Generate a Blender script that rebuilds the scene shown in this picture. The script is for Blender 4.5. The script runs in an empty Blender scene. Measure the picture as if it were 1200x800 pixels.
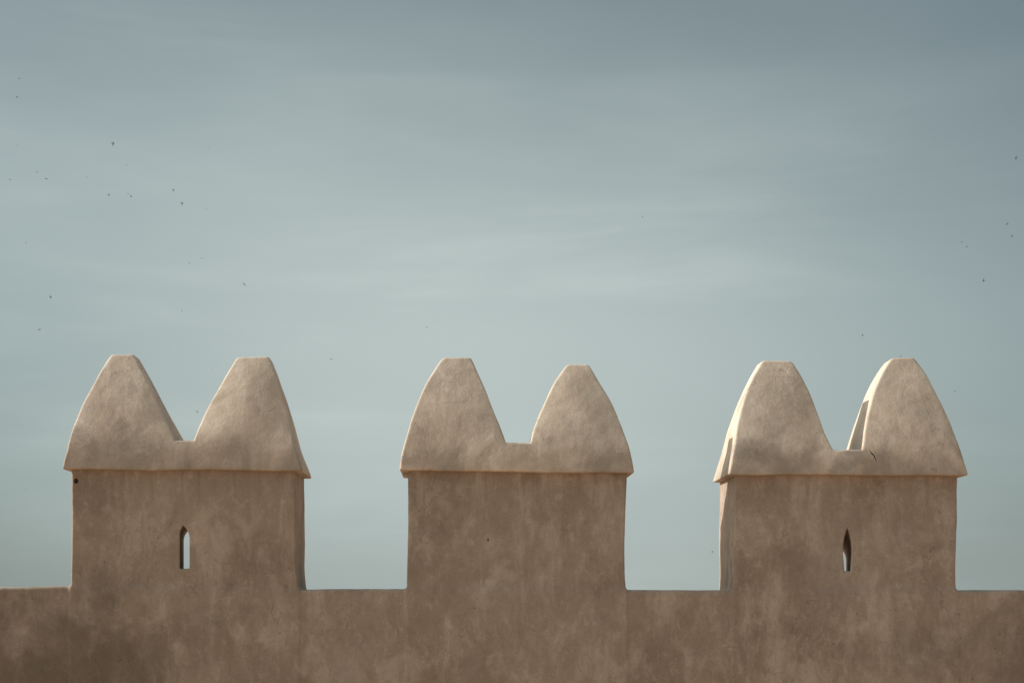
import bpy, math, random
import numpy as np
from mathutils import Vector

# ---------------------------------------------------------------- scene, camera, sky, sun, exposure
scene = bpy.context.scene
col = scene.collection
R = math.radians

S, D, EYE, CX, HY = 0.005, 9.0, 1.6, 537.0, 712.0     # metres per photo pixel on the wall face, camera distance, eye height, principal point

cam_data = bpy.data.cameras.new('camera')
cam = bpy.data.objects.new('camera', cam_data)
col.objects.link(cam)
cam.location = (0, -D, EYE)
cam.rotation_euler = (R(90), 0, 0)
cam_data.sensor_width = 36
cam_data.lens = D / S / 1200 * 36
cam_data.shift_x = (600 - CX) / 1200
cam_data.shift_y = (HY - 400) / 1200
cam_data.clip_start = 0.1
cam_data.clip_end = 6000
cam_data.dof.use_dof = True
cam_data.dof.focus_distance = D
cam_data.dof.aperture_fstop = 9
scene.camera = cam

SUN_EL, SUN_BEHIND = 27.0, 4.4                          # sun low on the left, a touch behind the wall
sd = Vector((-math.cos(R(SUN_EL)) * math.cos(R(SUN_BEHIND)),
             math.cos(R(SUN_EL)) * math.sin(R(SUN_BEHIND)), math.sin(R(SUN_EL))))
sun_data = bpy.data.lights.new('sun', 'SUN')
sun_data.energy = 5.0
sun_data.angle = R(0.6)
sun_data.color = (1.0, 0.92, 0.80)
sun = bpy.data.objects.new('sun', sun_data)
sun.rotation_euler = sd.to_track_quat('Z', 'Y').to_euler()
sun.location = (-20, 2, 14)
col.objects.link(sun)

world = bpy.data.worlds.new('World')
scene.world = world
world.use_nodes = True
wt = world.node_tree
wt.nodes.clear()
def wn(t, **kw):
    n = wt.nodes.new(t)
    for k, v in kw.items():
        setattr(n, k, v)
    return n
def wlink(a, b):
    wt.links.new(a, b)
sky = wn('ShaderNodeTexSky', sky_type='NISHITA', sun_disc=False)
sky.sun_elevation = R(SUN_EL)
sky.sun_rotation = math.atan2(sd.x, sd.y)
sky.altitude = 20
sky.air_density = 1.0
sky.dust_density = 4.0
sky.ozone_density = 2.0
tc = wn('ShaderNodeTexCoord')
def wmath(op, a, b=None, clamp=False):
    n = wn('ShaderNodeMath', operation=op, use_clamp=clamp)
    for i, v in enumerate((a, b)):
        if v is None:
            continue
        if isinstance(v, (int, float)):
            n.inputs[i].default_value = v
        else:
            wlink(v, n.inputs[i])
    return n.outputs[0]
def wrange(v, a, b, c=0.0, d=1.0):
    n = wn('ShaderNodeMapRange', interpolation_type='SMOOTHSTEP')
    wlink(v, n.inputs[0])
    for i, q in enumerate((a, b, c, d)):
        n.inputs[i + 1].default_value = q
    return n.outputs[0]
def wnoise(scale, loc, sc, detail=5, rough=0.55, dist=0.0):
    m = wn('ShaderNodeMapping')
    m.inputs['Location'].default_value = loc
    m.inputs['Scale'].default_value = sc
    wlink(tc.outputs['Generated'], m.inputs['Vector'])
    n = wn('ShaderNodeTexNoise')
    n.inputs['Scale'].default_value = scale
    n.inputs['Detail'].default_value = detail
    n.inputs['Roughness'].default_value = rough
    n.inputs['Distortion'].default_value = dist
    wlink(m.outputs[0], n.inputs['Vector'])
    return n.outputs['Fac']
sep = wn('ShaderNodeSeparateXYZ')
wlink(tc.outputs['Generated'], sep.inputs[0])
# a milky veil: thickest in a long bank of thin cloud low in the sky, thin above it; haze overhead and sunward is added out of view
veil = wrange(wnoise(1.6, (3.1, 0.4, 1.7), (1, 1, 2.2), 4), 0.25, 0.75)
wob = wmath('MULTIPLY', wmath('SUBTRACT', wnoise(2.6, (7.3, 1.1, 0.2), (1, 1, 2.4), 4), 0.5), 0.10)
tiltx = wmath('MULTIPLY', sep.outputs['X'], 0.10)
el = wmath('ADD', wmath('ADD', sep.outputs['Z'], wob), tiltx)
up = wmath('DIVIDE', wmath('MAXIMUM', wmath('SUBTRACT', el, 0.175), 0.0), 0.185)
dn = wmath('DIVIDE', wmath('MAXIMUM', wmath('SUBTRACT', 0.175, el), 0.0), 0.34)
d2 = wmath('ADD', wmath('POWER', up, 2.0), wmath('POWER', dn, 2.0))
ax = wmath('POWER', wmath('DIVIDE', wmath('ADD', sep.outputs['X'], 0.01), 0.41), 2.0)
bank = wmath('POWER', 2.718, wmath('MULTIPLY', wmath('ADD', d2, ax), -1.0))
streak = wrange(wnoise(2.3, (0.6, 0.2, 5.2), (0.9, 0.9, 6.0), 6, 0.58, 0.5), 0.42, 0.78)
wisp = wrange(wnoise(2.9, (4.6, 2.2, 1.2), (0.7, 0.7, 3.4), 5, 0.55, 0.8), 0.48, 0.75)
fill_haze = wmath('MULTIPLY', wrange(sep.outputs['Y'], 0.86, 0.25, 0.0, 0.80), wrange(sep.outputs['Y'], -0.7, 0.0, 0.25, 1.0))  # unseen haze outside the frame, added to brighten the shaded wall faces
fill_haze = wmath('MULTIPLY', fill_haze, wrange(sep.outputs['X'], 0.0, 0.8, 1.0, 0.25))
VEIL_BASE, VEIL_BANK = 0.13, 0.66
fac = wmath('ADD', wmath('MULTIPLY', bank, VEIL_BANK), VEIL_BASE)
fac = wmath('ADD', fac, wmath('MULTIPLY', veil, 0.06))
fac = wmath('ADD', fac, wmath('MULTIPLY', wmath('MULTIPLY', streak, bank), 0.17))
fac = wmath('ADD', fac, wmath('MULTIPLY', wisp, 0.05))
fac = wmath('ADD', fac, fill_haze, clamp=True)
tint = wn('ShaderNodeMix', data_type='RGBA', blend_type='MULTIPLY')
tint.inputs[0].default_value = 1.0
wlink(sky.outputs[0], tint.inputs[6])
tint.inputs[7].default_value = (0.215, 0.405, 0.415, 1)
mix = wn('ShaderNodeMix', data_type='RGBA')
wlink(fac, mix.inputs[0])
wlink(tint.outputs[2], mix.inputs[6])
# the veil itself glows warm white round the sun
dot = wn('ShaderNodeVectorMath', operation='DOT_PRODUCT')
wlink(tc.outputs['Generated'], dot.inputs[0])
dot.inputs[1].default_value = sd
glow = wmath('ADD', wmath('MULTIPLY', wrange(dot.outputs['Value'], 0.35, 1.0), 1.8), 0.0)
gl = wn('ShaderNodeMix', data_type='RGBA', blend_type='ADD')
wlink(glow, gl.inputs[0])
gl.clamp_factor = False
gl.inputs[6].default_value = (5.15, 5.86, 5.68, 1)
gl.inputs[7].default_value = (6.0, 5.6, 4.9, 1)
wlink(gl.outputs[2], mix.inputs[7])
bg = wn('ShaderNodeBackground')
bg.inputs['Strength'].default_value = 0.1
wlink(mix.outputs[2], bg.inputs['Color'])
wout = wn('ShaderNodeOutputWorld')
wlink(bg.outputs[0], wout.inputs['Surface'])

scene.view_settings.view_transform = 'Standard'
scene.view_settings.look = 'None'
scene.view_settings.exposure = 0.12
scene.view_settings.gamma = 1.0
scene.view_settings.use_curve_mapping = False
scene.cycles.max_bounces = 8
scene.cycles.diffuse_bounces = 5

def gx(px, y=0.0):
    return (px - CX) * S * (D + y) / D
def gz(py, y=0.0):
    return EYE + (HY - py) * S * (D + y) / D

# ---------------------------------------------------------------- materials
def plaster(name, dark, mid, pale, grey, seed=0.0, contrast=1.0, trowel=0.55, damp=None, mildew_vignette=(), mic=1.0, drips=None):
    m = bpy.data.materials.new(name)
    m.use_nodes = True
    t = m.node_tree
    t.nodes.clear()
    N, L = t.nodes.new, t.links.new
    geo = N('ShaderNodeNewGeometry')
    def noise(scale, detail, rough, dist=0.0, sc=(1, 1, 1), off=0.0):
        mp = N('ShaderNodeMapping')
        mp.inputs['Scale'].default_value = sc
        mp.inputs['Location'].default_value = (seed + off, off * 1.7, off * 0.6 + seed)
        L(geo.outputs['Position'], mp.inputs['Vector'])
        n = N('ShaderNodeTexNoise')
        n.inputs['Scale'].default_value = scale
        n.inputs['Detail'].default_value = detail
        n.inputs['Roughness'].default_value = rough
        n.inputs['Distortion'].default_value = dist
        L(mp.outputs[0], n.inputs['Vector'])
        return n.outputs['Fac'], mp.outputs[0]
    def rng(v, a, b, c=0.0, d=1.0):
        n = N('ShaderNodeMapRange')
        n.interpolation_type = 'SMOOTHSTEP'
        L(v, n.inputs[0])
        for i, q in enumerate((a, b, c, d)):
            n.inputs[i + 1].default_value = q
        return n.outputs[0]
    def mth(op, a, b):
        n = N('ShaderNodeMath')
        n.operation = op
        for i, v in enumerate((a, b)):
            if isinstance(v, (int, float)):
                n.inputs[i].default_value = v
            else:
                L(v, n.inputs[i])
        return n.outputs[0]
    def mixc(f, a, b, mode='MIX'):
        n = N('ShaderNodeMix')
        n.data_type = 'RGBA'
        n.blend_type = mode
        if isinstance(f, (int, float)):
            n.inputs[0].default_value = f
        else:
            L(f, n.inputs[0])
        for i, v in ((6, a), (7, b)):
            if isinstance(v, tuple):
                n.inputs[i].default_value = (*v, 1)
            else:
                L(v, n.inputs[i])
        return n.outputs[2]
    big, _ = noise(1.7, 6, 0.62, 0.6, (1, 1, 1.15), 1.3)
    mott, _ = noise(5.0, 8, 0.7, 0.35, (1, 1, 0.7), 4.1)
    strk, _ = noise(3.0, 7, 0.66, 0.25, (2.4, 2.4, 0.6), 8.7)
    fine, _ = noise(34, 5, 0.7, 0.3, (1, 1, 0.7), 2.2)
    grain, _ = noise(150, 3, 0.7, 0.0, (1, 1, 1), 5.5)
    wash, _ = noise(2.8, 6, 0.66, 0.5, (1, 1, 0.8), 11.9)
    c = mixc(rng(big, 0.40 - 0.19 / contrast, 0.40 + 0.19 / contrast), dark, mid)
    c = mixc(mth('MULTIPLY', rng(mott, 0.47, 0.68), 0.52), c, pale)
    c = mixc(mth('MULTIPLY', rng(mott, 0.47, 0.30), 0.25), c, dark)
    c = mixc(mth('MULTIPLY', rng(strk, 0.5, 0.70), 0.50), c, pale)
    c = mixc(mth('MULTIPLY', rng(strk, 0.46, 0.26), 0.28), c, dark)
    c = mixc(mth('MULTIPLY', rng(wash, 0.5, 0.72), 0.5), c, grey)
    meds, _ = noise(13, 6, 0.72, 0.3, (1, 1, 0.75), 61.0)
    c = mixc(mth('MULTIPLY', rng(meds, 0.52, 0.70), 0.40 * mic), c, pale)
    c = mixc(mth('MULTIPLY', rng(meds, 0.47, 0.30), 0.35 * mic), c, dark)
    c = mixc(mth('MULTIPLY', rng(fine, 0.53, 0.75), 0.36 * mic), c, pale)
    c = mixc(mth('MULTIPLY', rng(fine, 0.45, 0.25), 0.50 * mic), c, dark)
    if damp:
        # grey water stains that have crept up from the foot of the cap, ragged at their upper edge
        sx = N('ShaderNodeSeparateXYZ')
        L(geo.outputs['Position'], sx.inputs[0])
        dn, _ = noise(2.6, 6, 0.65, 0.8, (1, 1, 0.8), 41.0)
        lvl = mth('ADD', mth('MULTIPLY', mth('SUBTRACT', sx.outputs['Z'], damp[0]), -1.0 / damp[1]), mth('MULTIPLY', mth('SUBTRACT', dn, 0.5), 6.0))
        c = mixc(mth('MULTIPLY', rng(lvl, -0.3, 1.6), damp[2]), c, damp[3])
    for (mx, mz, mr, ms) in mildew_vignette:
        # ragged grey-green blotches, with the lens's corner darkening painted into the colour
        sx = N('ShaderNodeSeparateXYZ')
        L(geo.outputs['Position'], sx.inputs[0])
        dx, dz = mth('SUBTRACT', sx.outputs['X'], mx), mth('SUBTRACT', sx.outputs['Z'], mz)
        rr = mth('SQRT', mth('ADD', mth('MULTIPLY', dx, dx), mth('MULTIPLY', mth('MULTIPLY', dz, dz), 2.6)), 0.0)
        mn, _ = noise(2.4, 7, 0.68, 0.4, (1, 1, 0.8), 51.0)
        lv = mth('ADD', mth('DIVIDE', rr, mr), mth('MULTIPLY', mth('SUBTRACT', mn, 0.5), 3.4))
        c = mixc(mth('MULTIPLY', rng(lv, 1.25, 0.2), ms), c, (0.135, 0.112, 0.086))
    g = rng(grain, 0.3, 0.7, 0.90, 1.08)
    gc = N('ShaderNodeCombineColor')
    for i in range(3):
        L(g, gc.inputs[i])
    c = mixc(1.0, c, gc.outputs[0], 'MULTIPLY')
    # pits left by straw and grit
    vor = N('ShaderNodeTexVoronoi')
    vor.inputs['Scale'].default_value = 15
    vm = N('ShaderNodeMapping')
    vm.inputs['Location'].default_value = (seed, 2.0, seed)
    L(geo.outputs['Position'], vm.inputs['Vector'])
    L(vm.outputs[0], vor.inputs['Vector'])
    pit = rng(vor.outputs['Distance'], 0.055, 0.10, 1.0, 0.0)
    pm, _ = noise(2.3, 2, 0.5, 0, (1, 1, 1), 17.0)
    pit = mth('MULTIPLY', pit, rng(pm, 0.52, 0.6))
    # hair cracks
    wv, _ = noise(3.0, 4, 0.6, 0, (1, 1, 1), 21.0)
    wc = N('ShaderNodeVectorMath')
    wc.operation = 'ADD'
    nz = N('ShaderNodeTexNoise')
    nz.inputs['Scale'].default_value = 4.0
    nz.inputs['Detail'].default_value = 5
    L(geo.outputs['Position'], nz.inputs['Vector'])
    vs = N('ShaderNodeVectorMath')
    vs.operation = 'SCALE'
    vs.inputs['Scale'].default_value = 0.5
    L(nz.outputs['Color'], vs.inputs[0])
    L(vm.outputs[0], wc.inputs[0])
    L(vs.outputs[0], wc.inputs[1])
    ve = N('ShaderNodeTexVoronoi')
    ve.feature = 'DISTANCE_TO_EDGE'
    ve.inputs['Scale'].default_value = 1.9
    L(wc.outputs[0], ve.inputs['Vector'])
    crack = mth('MULTIPLY', rng(ve.outputs['Distance'], 0.002, 0.009, 1.0, 0.0), rng(wv, 0.53, 0.62))
    if drips:
        # thin rain streaks run down from under the ledge of the caps
        sz = N('ShaderNodeSeparateXYZ')
        L(geo.outputs['Position'], sz.inputs[0])
        dr, _ = noise(4.0, 5, 0.6, 0.15, (5.5, 5.5, 0.28), 71.0)
        reach, _ = noise(3.0, 3, 0.6, 0.0, (2, 2, 0.01), 81.0)
        fall = mth('DIVIDE', mth('SUBTRACT', drips, sz.outputs['Z']), mth('ADD', mth('MULTIPLY', reach, 0.55), 0.02))
        c = mixc(mth('MULTIPLY', mth('MULTIPLY', rng(dr, 0.50, 0.66), rng(fall, 1.0, 0.1)), 0.26), c, tuple(0.72 * v for v in dark))
    c = mixc(mth('MULTIPLY', pit, 0.45), c, tuple(0.45 * v for v in dark))
    c = mixc(mth('MULTIPLY', crack, 0.35), c, tuple(0.5 * v for v in dark))
    # relief: hand-trowelled swells, ridges, sand grain
    trow, _ = noise(9, 4, 0.55, 1.4, (1, 1, 0.6), 31.0)
    h = mth('ADD', mth('MULTIPLY', trow, trowel), mth('MULTIPLY', fine, 0.24))
    h = mth('ADD', h, mth('MULTIPLY', grain, 0.05))
    h = mth('SUBTRACT', h, mth('MULTIPLY', pit, 0.25))
    h = mth('SUBTRACT', h, mth('MULTIPLY', crack, 0.12))
    bump = N('ShaderNodeBump')
    bump.inputs['Strength'].default_value = 0.65
    bump.inputs['Distance'].default_value = 0.012
    L(h, bump.inputs['Height'])
    bs = N('ShaderNodeBsdfPrincipled')
    L(c, bs.inputs['Base Color'])
    L(bump.outputs[0], bs.inputs['Normal'])
    bs.inputs['Roughness'].default_value = 0.92
    bs.inputs['Specular IOR Level'].default_value = 0.2
    out = N('ShaderNodeOutputMaterial')
    L(bs.outputs[0], out.inputs['Surface'])
    return m

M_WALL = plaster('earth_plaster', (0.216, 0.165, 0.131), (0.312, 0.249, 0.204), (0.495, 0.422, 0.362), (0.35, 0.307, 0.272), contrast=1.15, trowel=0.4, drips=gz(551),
                 mildew_vignette=((gx(60), gz(800), 1.1, 0.75), (gx(1190), gz(790), 0.7, 0.5)))
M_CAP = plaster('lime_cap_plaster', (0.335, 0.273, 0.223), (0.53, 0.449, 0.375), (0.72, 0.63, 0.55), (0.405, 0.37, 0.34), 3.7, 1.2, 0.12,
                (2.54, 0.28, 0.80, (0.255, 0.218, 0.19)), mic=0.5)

def simple(name, rgb, rough, noise_scale, amp):
    m = bpy.data.materials.new(name)
    m.use_nodes = True
    t = m.node_tree
    bs = t.nodes['Principled BSDF']
    n = t.nodes.new('ShaderNodeTexNoise')
    n.inputs['Scale'].default_value = noise_scale
    n.inputs['Detail'].default_value = 6
    geo = t.nodes.new('ShaderNodeNewGeometry')
    t.links.new(geo.outputs['Position'], n.inputs['Vector'])
    rp = t.nodes.new('ShaderNodeValToRGB')
    rp.color_ramp.elements[0].position = 0.3
    rp.color_ramp.elements[1].position = 0.7
    rp.color_ramp.elements[0].color = (*[v * (1 - amp) for v in rgb], 1)
    rp.color_ramp.elements[1].color = (*[v * (1 + amp) for v in rgb], 1)
    t.links.new(n.outputs['Fac'], rp.inputs[0])
    t.links.new(rp.outputs[0], bs.inputs['Base Color'])
    bs.inputs['Roughness'].default_value = rough
    return m

M_GROUND = simple('sandy_ground', (0.50, 0.318, 0.192), 0.95, 0.8, 0.2)
M_BIRD = simple('dark_plumage', (0.035, 0.035, 0.036), 0.8, 20, 0.3)

# ---------------------------------------------------------------- helpers: solid fields turned into smooth meshes
rs = np.random.RandomState(11)
LAT = rs.rand(64, 64, 64).astype(np.float32) * 2 - 1
def vnoise(x, y, z, f):
    x, y, z = x * f + 20.3, y * f + 31.7, z * f + 11.1
    xi, yi, zi = np.floor(x).astype(int), np.floor(y).astype(int), np.floor(z).astype(int)
    u, v, w = x - xi, y - yi, z - zi
    u, v, w = (q * q * q * (q * (q * 6 - 15) + 10) for q in (u, v, w))
    def g(a, b, c):
        return LAT[(xi + a) & 63, (yi + b) & 63, (zi + c) & 63]
    x00 = g(0, 0, 0) * (1 - u) + g(1, 0, 0) * u
    x10 = g(0, 1, 0) * (1 - u) + g(1, 1, 0) * u
    x01 = g(0, 0, 1) * (1 - u) + g(1, 0, 1) * u
    x11 = g(0, 1, 1) * (1 - u) + g(1, 1, 1) * u
    return (x00 * (1 - v) + x10 * v) * (1 - w) + (x01 * (1 - v) + x11 * v) * w

def relief(x, y, z, a=1.0):                              # the unevenness of plaster spread by hand
    return a * (0.0050 * vnoise(x, y, z, 2.3) + 0.0030 * vnoise(x, y, z, 6.1) + 0.0010 * vnoise(x, y, z, 17.0) + 0.0003 * vnoise(x, y, z, 41.0))

def smax(a, b, k):
    h = np.maximum(k - np.abs(a - b), 0) / k
    return np.maximum(a, b) + h * h * k * 0.25
def smin(a, b, k):
    return -smax(-a, -b, k)

def lines(a, b, step, fine=()):
    """grid lines from a to b; fine = (centre, half width, step) refinements"""
    xs = list(np.arange(a, b + step * 0.5, step))
    for c, hw, st in fine:
        xs = [x for x in xs if abs(x - c) > hw + st * 0.5]
        xs += list(np.arange(c - hw, c + hw + st * 0.5, st))
    xs = np.unique(np.round(np.array(sorted(xs)), 5))
    return xs

def surface(f, xs, ys, zs):
    """surface nets over a tensor grid, then pulled onto f = 0; returns verts, quads, normals"""
    V = np.empty((len(xs), len(ys), len(zs)), np.float32)
    yy, zz = np.meshgrid(ys, zs, indexing='ij')
    CH = 48
    for i in range(0, len(xs), CH):
        xb = xs[i:i + CH]
        X = np.broadcast_to(xb[:, None, None], (len(xb), len(ys), len(zs)))
        Y = np.broadcast_to(yy[None], X.shape)
        Z = np.broadcast_to(zz[None], X.shape)
        V[i:i + CH] = f(X, Y, Z)
    ins = V < 0
    nx, ny, nz = V.shape
    cells = np.zeros((nx - 1, ny - 1, nz - 1), np.int8)
    for a in (0, 1):
        for b in (0, 1):
            for c in (0, 1):
                cells += ins[a:nx - 1 + a, b:ny - 1 + b, c:nz - 1 + c]
    act = (cells > 0) & (cells < 8)
    I, J, K = np.nonzero(act)
    idx = np.full(act.shape, -1, np.int64)
    idx[I, J, K] = np.arange(len(I))
    P = np.zeros((len(I), 3))
    W = np.zeros(len(I))
    G = (xs, ys, zs)
    base = (I, J, K)
    for ax in range(3):
        o1, o2 = [q for q in range(3) if q != ax]
        for a in (0, 1):
            for b in (0, 1):
                p = [I, J, K]
                p[o1] = p[o1] + a
                p[o2] = p[o2] + b
                q = list(p)
                q[ax] = q[ax] + 1
                va, vb = V[tuple(p)], V[tuple(q)]
                cr = (va < 0) != (vb < 0)
                t = np.where(cr, va / np.where(cr, va - vb, 1), 0)
                pos = np.stack([G[k][p[k]] for k in range(3)], 1).astype(float)
                pos[:, ax] += t * (G[ax][q[ax]] - G[ax][p[ax]])
                P[cr] += pos[cr]
                W[cr] += 1
    P /= W[:, None]
    quads = []
    for ax in range(3):
        o1, o2 = (ax + 1) % 3, (ax + 2) % 3
        sl0 = [slice(None)] * 3
        sl1 = [slice(None)] * 3
        sl0[ax] = slice(0, -1)
        sl1[ax] = slice(1, None)
        A, B = ins[tuple(sl0)], ins[tuple(sl1)]
        E = np.nonzero(A != B)
        e = np.stack(E, 1)
        ok = (e[:, o1] > 0) & (e[:, o2] > 0) & (e[:, o1] < V.shape[o1] - 1) & (e[:, o2] < V.shape[o2] - 1)
        e = e[ok]
        flip = A[tuple(e.T)]
        def cid(d1, d2):
            c = e.copy()
            c[:, o1] -= d1
            c[:, o2] -= d2
            return idx[tuple(c.T)]
        q = np.stack([cid(1, 1), cid(0, 1), cid(0, 0), cid(1, 0)], 1)
        q[~flip] = q[~flip][:, ::-1]
        quads.append(q)
    Q = np.concatenate(quads)
    h = 0.0015
    def grad(P):
        x, y, z = P.T
        return np.stack([f(x + h, y, z) - f(x - h, y, z), f(x, y + h, z) - f(x, y - h, z), f(x, y, z + h) - f(x, y, z - h)], 1) / (2 * h)
    for _ in range(2):
        g = grad(P)
        n2 = np.maximum((g * g).sum(1), 0.2)
        st = -f(*P.T)[:, None] * g / n2[:, None]
        ln = np.linalg.norm(st, axis=1, keepdims=True)
        P = P + st * np.minimum(1, 0.006 / np.maximum(ln, 1e-9))
    g = grad(P)
    Nn = g / np.maximum(np.linalg.norm(g, axis=1, keepdims=True), 1e-9)
    return P, Q, Nn

def build(name, P, Q, Nn, mat, origin, parent=None):
    """one mesh object from the given faces, its origin at a chosen point"""
    used = np.unique(Q)
    remap = np.full(len(P), -1, np.int64)
    remap[used] = np.arange(len(used))
    v = P[used] - np.array(origin)
    q = remap[Q]
    me = bpy.data.meshes.new(name)
    me.vertices.add(len(v))
    me.vertices.foreach_set('co', v.astype(np.float32).ravel())
    me.loops.add(len(q) * 4)
    me.loops.foreach_set('vertex_index', q.astype(np.int32).ravel())
    me.polygons.add(len(q))
    me.polygons.foreach_set('loop_start', np.arange(0, len(q) * 4, 4, dtype=np.int32))
    me.update(calc_edges=True)
    me.polygons.foreach_set('use_smooth', np.ones(len(q), bool))
    me.normals_split_custom_set_from_vertices(Nn[used].astype(np.float32).tolist())
    me.materials.append(mat)
    o = bpy.data.objects.new(name, me)
    col.objects.link(o)
    if parent is not None:
        o.parent = parent
        o.location = Vector(origin) - Vector(WORLD[parent.name])
    else:
        o.location = origin
    WORLD[o.name] = tuple(origin)
    return o
WORLD = {}

# ---------------------------------------------------------------- ground
gm = bpy.data.meshes.new('ground')
E_ = 3000
gm.from_pydata([(-E_, -E_, 0), (E_, -E_, 0), (E_, E_, 0), (-E_, E_, 0)], [], [(0, 1, 2, 3)])
gm.materials.append(M_GROUND)
go = bpy.data.objects.new('ground', gm)
col.objects.link(go)
go['kind'] = 'structure'
go['label'] = 'sandy trodden ground at the foot of the wall'
go['category'] = 'ground'

# ---------------------------------------------------------------- the wall: curtain, merlon bodies, slits
T = 0.53                                                # wall thickness
YM = T / 2
def prof(pts, y=0.0):
    """outline (px, py) -> X as a function of Z"""
    z = np.array([gz(p[1], y) for p in pts])
    x = np.array([gx(p[0], y) for p in pts])
    o = np.argsort(z)
    z, x = z[o], x[o]
    return lambda Z: np.interp(Z, z, x)

BODIES = [
    dict(l=[(84, 540), (84.5, 600), (84, 650), (83.5, 690)], r=[(345.5, 540), (346, 600), (346.5, 660), (349.5, 692)], top=549),
    dict(l=[(477.8, 540), (478, 620), (477.2, 692)], r=[(735, 540), (733.5, 580), (732, 620), (732.6, 670), (734.5, 692)], top=552),
    dict(l=[(862.5, 540), (861.5, 600), (860.5, 660), (859.5, 692)], r=[(1122.5, 540), (1122, 600), (1121, 660), (1121.6, 692)], top=555),
]
for b in BODIES:
    b['fl'], b['fr'], b['zt'] = prof(b['l']), prof(b['r']), gz(b['top']) + 0.012
TOPX = np.array([gx(p) for p in (-700, 0, 84, 357, 477, 735, 850, 1121, 1200, 1900)])
TOPZ = np.array([gz(p) for p in (686.5, 686.8, 687.2, 690.2, 690, 690.4, 691, 690.6, 690.6, 691)])

# slit: front and back outlines (centre, half width, top, arch height) and the sill, in photo pixels on the wall face
SLITS = [
    dict(c=(216.2, 217.5), w=(5.4, 21.0), t=(615.4, 606.0), a=(14, 24), b=665.8, body=0, lean=-1.6, nip=0.0),
    dict(c=(993.2, 992.0), w=(4.6, 26.0), t=(618.4, 624.5), a=(28, 30), b=668.8, body=2, lean=0.3, nip=0.3),
]
def slit_field(s, X, Y, Z):
    u = np.clip(Y / T, -0.2, 1.2)
    c = gx(s['c'][0]) + (gx(s['c'][1]) - gx(s['c'][0])) * u
    w = (s['w'][0] + (s['w'][1] - s['w'][0]) * u) * S
    zt = gz(s['t'][0]) + (gz(s['t'][1]) - gz(s['t'][0])) * u
    ar = (s['a'][0] + (s['a'][1] - s['a'][0]) * u) * S
    q = np.clip((zt - Z) / ar, 0, 1)
    zb = gz(s['b'])
    ww = w * (1 - (1 - q) ** 2.3) * (1 - s['nip'] * np.clip((zb + 0.10 - Z) / 0.10, 0, 1) * np.clip(1 - 3 * u, 0, 1))
    c = c + s['lean'] * S * (1 - q) * (1 - u)
    zb = gz(s['b'])
    return smax(np.maximum((np.abs(X - c) - ww) * 0.8, (Z - zt) * 0.5), zb - Z, 0.006)

HOLE = (gx(89), 0.0, gz(563))
PIT = (gx(572), 0.0, gz(632))
def ball(X, Y, Z, c, rx, ry, rz):
    return (np.sqrt(((X - c[0]) / rx) ** 2 + ((Y - c[1]) / ry) ** 2 + ((Z - c[2]) / rz) ** 2) - 1) * min(rx, ry, rz)

def wall_field(X, Y, Z):
    yb = np.abs(Y - YM) - YM
    zt = np.interp(X, TOPX, TOPZ)
    d = smax(Z - zt, yb, 0.022)
    for b in BODIES:
        x = smax(b['fl'](Z) - X, X - b['fr'](Z), 0.02)
        bd = smax(smax(x, yb, 0.012), Z - b['zt'] - 0.03, 0.02)
        d = smin(d, bd, 0.022)
    near = np.abs(d) < 0.06
    if near.any():
        d = np.array(d, float)
        d[near] += relief(X[near], Y[near], Z[near])
    for s in SLITS:
        d = smax(d, -slit_field(s, X, Y, Z), 0.009)
    d = smax(d, -ball(X, Y, Z, HOLE, 0.013, 0.05, 0.016), 0.004)
    d = smax(d, -ball(X, Y, Z, PIT, 0.006, 0.012, 0.009), 0.004)
    return d

ST = 0.0135
xs = np.concatenate([np.arange(gx(-700), gx(-60), 0.06),
                     lines(gx(-60), gx(1260), ST, [(gx(216.5), 0.05, 0.004), (gx(993), 0.045, 0.004), (gx(89), 0.018, 0.003), (gx(572), 0.015, 0.003)]),
                     np.arange(gx(1260) + 0.06, gx(1900), 0.06)])
xs = np.unique(np.round(xs, 5))
ys = lines(-0.05, T + 0.05, 0.0125, [(0.0, 0.02, 0.005)])
zs = np.concatenate([np.array([-0.2, -0.1, 0.05, 0.3, 0.55, 0.8, 0.95, 1.05, 1.10]),
                     lines(1.13, gz(540) + 0.06, ST, [(gz(563), 0.02, 0.003), (gz(632), 0.016, 0.003), (gz(620), 0.03, 0.006)])])
zs = np.unique(np.round(zs, 5))
P, Q, Nn = surface(wall_field, xs, ys, zs)
C = P[Q].mean(1)

owner = np.zeros(len(Q), int)                           # 0 the curtain, 1..3 merlon bodies, 11.. slit reveals
for i, b in enumerate(BODIES):
    zc = np.interp(C[:, 0], TOPX, TOPZ)
    zc = np.where((C[:, 0] > b['l'][0][0] * 0 + gx(b['l'][0][0] + 4)) & (C[:, 0] < gx(b['r'][0][0] - 4)), gz(690.5), zc + 0.012)
    m = (C[:, 2] > zc) & (C[:, 0] > gx(b['l'][0][0]) - 0.06) & (C[:, 0] < gx(b['r'][0][0]) + 0.06)
    owner[m] = i + 1
for s in SLITS:
    m = (slit_field(s, C[:, 0], C[:, 1], C[:, 2]) < 0.006) & (C[:, 1] > 0.004) & (C[:, 1] < T - 0.004)
    owner[m] = 11 + s['body']

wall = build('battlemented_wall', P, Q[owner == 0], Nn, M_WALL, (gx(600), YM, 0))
wall['kind'] = 'thing'
wall['label'] = 'brown earth plastered fortress wall topped with three two-horned merlons'
wall['category'] = 'wall'

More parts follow.
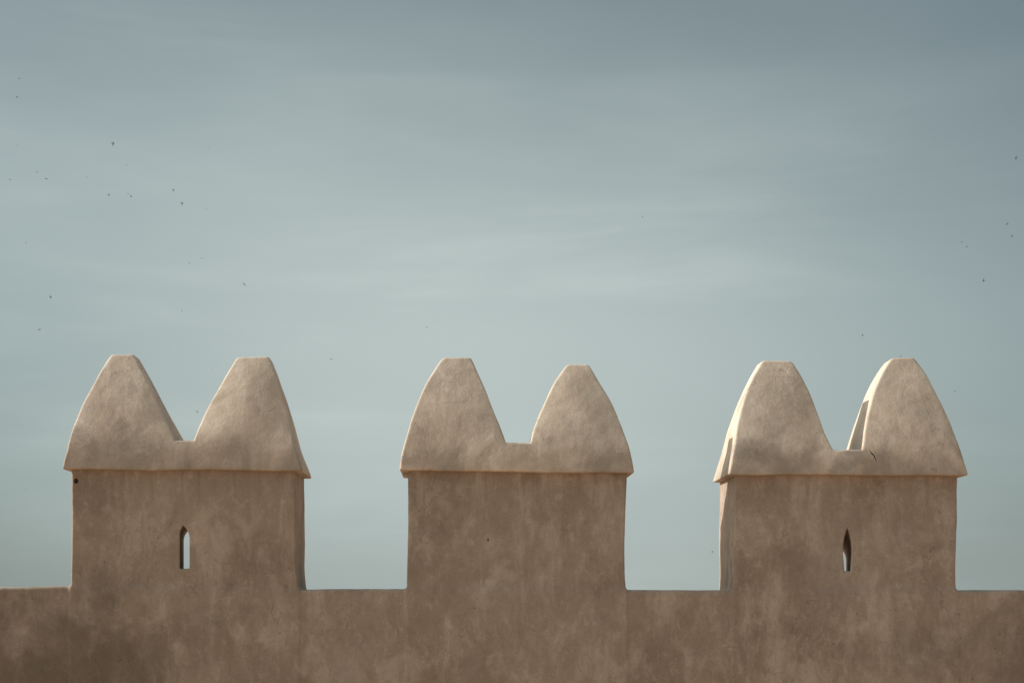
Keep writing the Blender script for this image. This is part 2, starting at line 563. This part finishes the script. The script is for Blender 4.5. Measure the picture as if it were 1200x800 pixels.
MERLON_LABELS = ['merlon with a bright sky slit and a small dark hole near its top corner',
                 'merlon with an unpierced face and blunt pale horns',
                 'merlon with a mostly dark narrow slit and a sunlit side']
merlons = []
for i, b in enumerate(BODIES):
    xc = 0.5 * (gx(b['l'][0][0]) + gx(b['r'][0][0]))
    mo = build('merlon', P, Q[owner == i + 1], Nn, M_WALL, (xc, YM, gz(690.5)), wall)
    mo['label'] = MERLON_LABELS[i]
    mo['group'] = 'horned merlons along the wall top'
    merlons.append(mo)
    if (owner == 11 + i).any():
        s = [q for q in SLITS if q['body'] == i][0]
        build('arrow_slit', P, Q[owner == 11 + i], Nn, M_WALL, (gx(s['c'][0]), YM, gz(s['b'])), mo)

# ---------------------------------------------------------------- caps: a low coping that swells into two horns
# photo row -> where the front face stands and how deep the cap is there, for a cap whose lower edge is at row 553:
# the front is nearly upright at its foot and leans back towards the tips, the back slopes more evenly
FP = [(566, -0.052), (553, -0.050), (540, -0.046), (525, -0.036), (508, -0.018), (490, 0.006), (470, 0.040), (450, 0.080), (430, 0.126), (418, 0.158), (405, 0.19)]
DP = [(566, 0.61), (553, 0.605), (540, 0.535), (525, 0.465), (508, 0.40), (490, 0.335), (470, 0.268), (450, 0.205), (430, 0.168), (418, 0.15), (405, 0.13)]
YC = 0.232
def tab(t, py):
    a = np.array(t)[::-1]
    return np.interp(py, a[:, 0], a[:, 1])
def front(py):
    return tab(FP, py)
CAPS = [
    dict(bot=[(70, 549), (354, 550.5)], notch=516.0, dy=0.0, k=0.012, bulge=(0.036, 0.062),
         al=[(71.8, 553), (75.5, 538), (79, 526), (84.7, 503.5), (96, 474), (109.5, 449.5), (119.6, 431.5), (131, 415), (140, 402)],
         ar=[(150, 400), (156.5, 416), (169, 440), (182, 467), (193.5, 492), (203, 512), (210, 535)], at=415.5,
         bl=[(222, 535), (227.5, 515), (233.6, 498), (244, 474.5), (257, 451), (268, 433), (277.5, 418), (287, 403)],
         br=[(308, 400), (315, 418), (323, 440), (331.5, 466), (339, 493), (344.5, 519), (350, 538), (354.5, 553)], bt=417.5),
    dict(bot=[(466, 550.5), (744, 553.5)], notch=519.0, dy=3.0, k=0.012, bulge=(0.030, 0.066),
         al=[(467.8, 554), (470.6, 532), (476, 511), (484, 485), (494.5, 459), (505, 439), (518.5, 419.5), (530, 404)],
         ar=[(545, 404), (552.5, 420), (561, 438), (569, 456), (577, 477), (585, 498), (592, 518), (598, 540)], at=419.0,
         bl=[(616, 540), (621.5, 520), (626, 503), (636, 477), (646.5, 453.5), (656.5, 437), (664, 426.5), (674, 412)],
         br=[(680, 412), (690.5, 427), (702, 445), (715, 467), (726.6, 493), (735, 516.5), (740.5, 537.5), (743.5, 555)], bt=426.0),
    dict(bot=[(850, 555.2), (1137, 556.5)], notch=526.5, dy=5.0, k=0.011, bulge=(0.032, 0.034),
         al=[(854.5, 558), (857.6, 540), (861, 522), (865, 495.5), (873, 466.6), (881, 445.6), (893, 423), (903, 405)],
         ar=[(916, 402), (928.8, 423), (940, 440), (950.6, 461), (961, 487.6), (970, 511), (977, 526), (984, 545)], at=421.5,
         bl=[(1006, 548), (1010.5, 527), (1013.6, 506), (1019, 480), (1027, 453.5), (1037, 432.5), (1045, 420), (1056, 404)],
         br=[(1059, 402), (1071, 420), (1084.5, 438), (1097.6, 461), (1111, 487.6), (1121, 514), (1129.5, 540), (1135, 558)], bt=419.5),
]
def smooth_curve(pts):
    """front outline (px, py) -> smooth X(Z), dX/dZ taken on the leaning front face"""
    p = np.array(pts, float)
    p = p[np.argsort(-p[:, 1])]
    t = np.arange(len(p))
    tt = np.linspace(0, len(p) - 1, 240)
    def cr(v):                                           # Catmull-Rom
        i = np.clip(np.floor(tt).astype(int), 0, len(p) - 2)
        u = tt - i
        p0, p1, p2, p3 = v[np.maximum(i - 1, 0)], v[i], v[i + 1], v[np.minimum(i + 2, len(p) - 1)]
        return 0.5 * (2 * p1 + (p2 - p0) * u + (2 * p0 - 5 * p1 + 4 * p2 - p3) * u ** 2 + (3 * p1 - p0 - 3 * p2 + p3) * u ** 3)
    return cr(p[:, 0]), cr(p[:, 1])
def cap_curve(pts, dy):
    X, Yp = smooth_curve(pts)
    yf = front(Yp - dy)
    x = (X - CX) * S * (D + yf) / D
    z = EYE + (HY - Yp) * S * (D + yf) / D
    o = np.argsort(z)
    z, x = z[o], x[o]
    sl = np.gradient(x, z)
    nrm = 1 / np.sqrt(1 + sl ** 2)
    return (lambda Z: np.interp(Z, z, x)), (lambda Z: np.interp(Z, z, nrm))

CRACKS = [((gx(1018), gz(528)), (gx(1025.5), gz(541)), 2)]
def make_cap(i, c):
    dy, k = c['dy'], c['k']
    al, aln = cap_curve(c['al'], dy)
    ar, arn = cap_curve(c['ar'], dy)
    bl, bln = cap_curve(c['bl'], dy)
    br, brn = cap_curve(c['br'], dy)
    py = np.linspace(400, 570, 200)
    yf = front(py - dy)
    zz = EYE + (HY - py) * S * (D + yf) / D
    o = np.argsort(zz)
    zz, ff, hh = zz[o], front(py - dy)[o], 0.5 * tab(DP, py - dy)[o]
    ker = np.ones(25) / 25                               # soften the corners of the depth profile
    hh = np.convolve(np.pad(hh, 12, mode='edge'), ker, 'valid')
    ff = np.convolve(np.pad(ff, 12, mode='edge'), ker, 'valid')
    cc = ff + hh
    nf = 1 / np.sqrt(1 + np.gradient(ff, zz) ** 2)
    nb = 1 / np.sqrt(1 + np.gradient(ff + 2 * hh, zz) ** 2)
    def zrow(row):
        y0 = front(row - dy)
        return EYE + (HY - row) * S * (D + y0) / D
    zn, zA, zB = zrow(c['notch']), zrow(c['at']), zrow(c['bt'])
    (xb0, yb0), (xb1, yb1) = c['bot']
    zb0, zb1 = gz(yb0, -0.05) - 0.002, gz(yb1, -0.05) - 0.002
    X0, X1 = gx(xb0), gx(xb1)
    mid = 0.5 * (ar(np.array([zn]))[0] + bl(np.array([zn]))[0])
    HW = 70 * S
    rnd = np.random.RandomState(i + 5)
    tilt = rnd.uniform(-0.02, 0.02, 2)
    def field(X, Y, Z):
        h = np.interp(Z, zz, hh)
        yc = np.interp(Z, zz, cc)
        n = np.where(Y < yc, np.interp(Z, zz, nf), np.interp(Z, zz, nb))
        sag = np.interp(X, np.linspace(X0, X1, 9), zb0 + (zb1 - zb0) * np.linspace(0, 1, 9) + SAG[i])
        xa, xb, xc, xd = al(Z), ar(Z), bl(Z), br(Z)
        ba = np.clip((X - 0.5 * (xa + xb)) / HW, -1.3, 1.3)
        bb = np.clip((X - 0.5 * (xc + xd)) / HW, -1.3, 1.3)
        bul = smin(c['bulge'][0] * ba * ba, c['bulge'][1] * bb * bb, 0.03)
        q = np.clip((Z - zn + 0.06) / 0.30, 0, 1)
        dz = (np.abs(Y - yc) - h + bul * q * q * (3 - 2 * q)) * n
        ha = smax((xa - X) * aln(Z), (X - xb) * arn(Z), 0.02)
        ha = smax(ha, Z - zA - (X - gx(c['al'][-2][0])) * tilt[0], 0.016)
        hb = smax((xc - X) * bln(Z), (X - xd) * brn(Z), 0.02)
        hb = smax(hb, Z - zB - (X - gx(c['br'][1][0])) * tilt[1], 0.016)
        cp = smax((xa - X) * aln(Z), (X - xd) * brn(Z), 0.02)
        cp = smax(cp, Z - zn, 0.014)
        d2 = smin(np.minimum(ha, cp), np.minimum(hb, cp), 0.002)
        d = smax(d2, dz, k)
        near = np.abs(d) < 0.05
        if near.any():
            d = np.array(d, float)
            d[near] += relief(X[near], Y[near], Z[near], 0.85)
        d = smax(d, sag - Z, 0.011)
        for (a, b, w) in CRACKS:
            if w == i:
                vx, vz = b[0] - a[0], b[1] - a[1]
                t = np.clip(((X - a[0]) * vx + (Z - a[1]) * vz) / (vx * vx + vz * vz), 0, 1)
                wd = 0.0024 * (0.35 + np.sin(math.pi * np.clip(t, 0.02, 0.98)))
                g = np.hypot(X - a[0] - t * vx + 0.002 * np.sin(t * 9), Z - a[1] - t * vz) - wd
                fr = Y - (yc - h) - 0.02
                d = smax(d, -np.maximum(g, fr), 0.003)
        return d
    fx = [(gx(1022), 0.035, 0.0035)] if i == 2 else []
    fz = [(gz(534.5), 0.045, 0.0035)] if i == 2 else []
    xs = lines(X0 - 0.06, X1 + 0.07, 0.0085, fx)
    ys = lines(YC - 0.34, YC + 0.40, 0.0085)
    zs = lines(min(zb0, zb1) - 0.04, max(zA, zB) + 0.04, 0.0085, fz)
    P, Q, Nn = surface(field, xs, ys, zs)
    C = P[Q].mean(1)
    mid = 0.5 * (ar(np.array([zn]))[0] + bl(np.array([zn]))[0])
    horn = np.zeros(len(Q), int)
    up = C[:, 2] > zn + 0.012
    horn[up & (C[:, 0] < mid)] = 1
    horn[up & (C[:, 0] >= mid)] = 2
    mo = merlons[i]
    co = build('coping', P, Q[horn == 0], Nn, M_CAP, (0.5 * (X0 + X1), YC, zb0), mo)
    for hi, (a, b) in ((1, (al, ar)), (2, (bl, br))):
        xc = 0.5 * (a(np.array([zn]))[0] + b(np.array([zn]))[0])
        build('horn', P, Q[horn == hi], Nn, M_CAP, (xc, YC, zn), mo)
SAG = [np.array([0, .003, -.001, -.004, .001, .004, .001, -.003, 0]),
       np.array([.002, .003, 0, .002, .001, -.003, -.001, .002, 0]),
       np.array([0, -.003, .002, .003, 0, -.002, .001, .001, 0])]
for i, c in enumerate(CAPS):
    make_cap(i, c)

# ---------------------------------------------------------------- birds wheeling far beyond the wall
def seg(X, Y, Z, a, b, ra, rb, flat=1.0):
    """tapered limb from a to b, flattened across z"""
    a, b = np.array(a), np.array(b)
    v = b - a
    t = np.clip(((X - a[0]) * v[0] + (Y - a[1]) * v[1] + (Z - a[2]) * v[2]) / (v @ v), 0, 1)
    dx, dy, dz = X - a[0] - t * v[0], Y - a[1] - t * v[1], (Z - a[2] - t * v[2]) * flat
    return np.sqrt(dx * dx + dy * dy + dz * dz) - (ra + (rb - ra) * t)
def bird_mesh(name, rise, sweep):
    """a small fast flier about 0.4 m across: nose to +Y, wings along X, rise = how far the tips lift"""
    def f(X, Y, Z):
        A = np.abs(X)
        body = seg(X, Y, Z, (0, 0.055, 0), (0, -0.055, 0), 0.026, 0.014)
        head = ball(X, Y, Z, (0, 0.088, 0.006), 0.020, 0.024, 0.019)
        beak = seg(X, Y, Z, (0, 0.105, 0.004), (0, 0.122, 0.0), 0.006, 0.003)
        arm = seg(A, Y, Z, (0.01, 0.03, 0.008), (0.085, 0.045, 0.008 + rise * 0.5), 0.030, 0.024, 3.2)
        hand = seg(A, Y, Z, (0.085, 0.045, 0.008 + rise * 0.5), (0.205, 0.045 - sweep, 0.008 + rise), 0.024, 0.007, 3.2)
        tail = seg(A, Y, Z, (0.0, -0.05, 0), (0.018, -0.115, 0), 0.012, 0.007, 2.0)
        d = smin(smin(body, head, 0.012), beak, 0.004)
        d = smin(smin(d, tail, 0.012), arm, 0.016)
        return smin(d, hand, 0.012)
    xs = lines(-0.232, 0.232, 0.0058)
    ys = lines(-0.15, 0.15, 0.0058)
    zs = lines(-0.13, 0.14, 0.0042)
    P, Q, Nn = surface(f, xs, ys, zs)
    o = build(name, P, Q, Nn, M_BIRD, (0, 0, 0))
    me = o.data
    bpy.data.objects.remove(o)
    return me
BM = [bird_mesh('bird', 0.02, 0.085), bird_mesh('bird', 0.095, 0.06), bird_mesh('bird', -0.075, 0.07)]
HEAD = {}
# photo column, row, distance in metres, wing pose, heading (deg), bank (deg), label
BIRDS = [
    (22.5, 92, 190, 0, 70, 5, 'highest bird at the far left of the sky, faint and level'),
    (19.5, 114, 150, 1, 20, 20, 'small dark bird just under the highest bird on the far left'),
    (132, 168, 112, 2, 10, 70, 'dark upright bird straight above the first horn, highest on that side of the flock'),
    (20, 171, 300, 0, 60, 0, 'very faint bird midway down the left edge, below two higher ones'),
    (43, 201.5, 230, 1, 30, 30, 'faint bird just up and left of a dark one near the left edge'),
    (54, 209.5, 125, 0, 40, 15, 'dark bird near the left edge with a fainter companion up and left of it'),
    (11.5, 210.5, 200, 1, 80, 0, 'faint bird with raised wings closest to the left edge'),
    (102, 208, 220, 0, 60, 20, 'faint lone bird up and left of the dark bird above the first horn'),
    (127, 228, 130, 2, 30, 35, 'dark bird left of the close pair above the first horn'),
    (150, 227, 230, 0, 50, 10, 'fainter upper bird of the close pair above the first horn'),
    (153, 230.5, 150, 1, 15, 40, 'darker lower bird of the close pair above the first horn'),
    (148, 193, 260, 0, 75, 0, 'faint bird between the dark upright bird and the close pair'),
    (30.5, 284, 260, 2, 20, 30, 'faint lone bird above the dark bird halfway down the left side'),
    (244, 173, 250, 1, 80, 10, 'faint bird highest above the second horn'),
    (203, 222.5, 140, 2, 30, 50, 'upper bird of the slanting pair above the notch of the first merlon'),
    (213, 238, 118, 2, 15, 50, 'lower darker bird of the slanting pair above the notch of the first merlon'),
    (242, 245, 220, 0, 55, 20, 'faint bird right of the slanting pair above the first merlon'),
    (59, 348, 125, 0, 35, 50, 'dark bird halfway down the left side, up and left of the first horn'),
    (46, 386, 155, 0, 60, -25, 'bird lowest of the two darker ones left of the first horn'),
    (222, 308, 200, 0, 70, 10, 'lower left bird of the faint level pair above the first merlon'),
    (236, 302.5, 210, 0, 65, 5, 'upper right bird of the faint level pair above the first merlon'),
    (286, 333, 105, 0, 60, 48, 'dark slanting bird straight above the second horn'),
    (213, 364, 240, 1, 40, 15, 'faint bird closest above the notch between the first two horns'),
    (249.5, 433, 310, 0, 60, 0, 'very faint bird beside the second horn near its tip'),
    (231, 482, 170, 2, 20, 45, 'bird low in the notch between the first two horns'),
    (30, 573, 290, 1, 40, 20, 'very faint lone bird low in the sky left of the first merlon'),
    (388, 420.5, 175, 1, 30, 20, 'lone bird beside the second horn, between the first and middle merlons'),
    (500, 383, 185, 0, 70, 0, 'lone bird above and left of the middle merlon'),
    (753, 254, 280, 2, 20, 30, 'faint lone bird high between the middle and last merlons'),
    (835, 646, 190, 2, 15, 50, 'lowest bird of all, in the gap beside the last merlon'),
    (1011, 393, 160, 1, 25, 20, 'lone bird left of the last horn and above its tip'),
    (1055.5, 417.6, 200, 0, 40, 30, 'tiny bird touching the flat tip of the last horn'),
    (1119, 458, 185, 0, 60, 0, 'bird right of the last horn and below its tip'),
    (1191, 185, 145, 2, 20, 45, 'highest bird at the right edge'),
    (1180.5, 262.5, 145, 0, 50, 25, 'upper darker bird of the pair by the right edge'),
    (1186, 276.5, 165, 0, 35, 30, 'lower bird of the pair by the right edge'),
    (1127, 284, 230, 1, 30, 20, 'fainter upper bird of the slanting pair above the last horn'),
    (1133, 289, 165, 0, 65, 5, 'darker lower bird of the slanting pair above the last horn'),
    (1153, 329, 132, 1, 30, 40, 'dark lone bird right of and above the last merlon'),
]
for (px, py, dist, pose, hd, bank, label) in BIRDS:
    o = bpy.data.objects.new('bird', BM[pose])
    col.objects.link(o)
    v = Vector(((px - CX) * S, D, (HY - py) * S)).normalized()
    o.location = Vector((0, -D, EYE)) + v * dist
    o.rotation_euler = (R(-8), R(bank), R(hd - 90 if px < 700 else hd + 60))
    o['label'] = label
    o['category'] = 'bird'
    o['group'] = 'small dark birds flying beyond the wall'
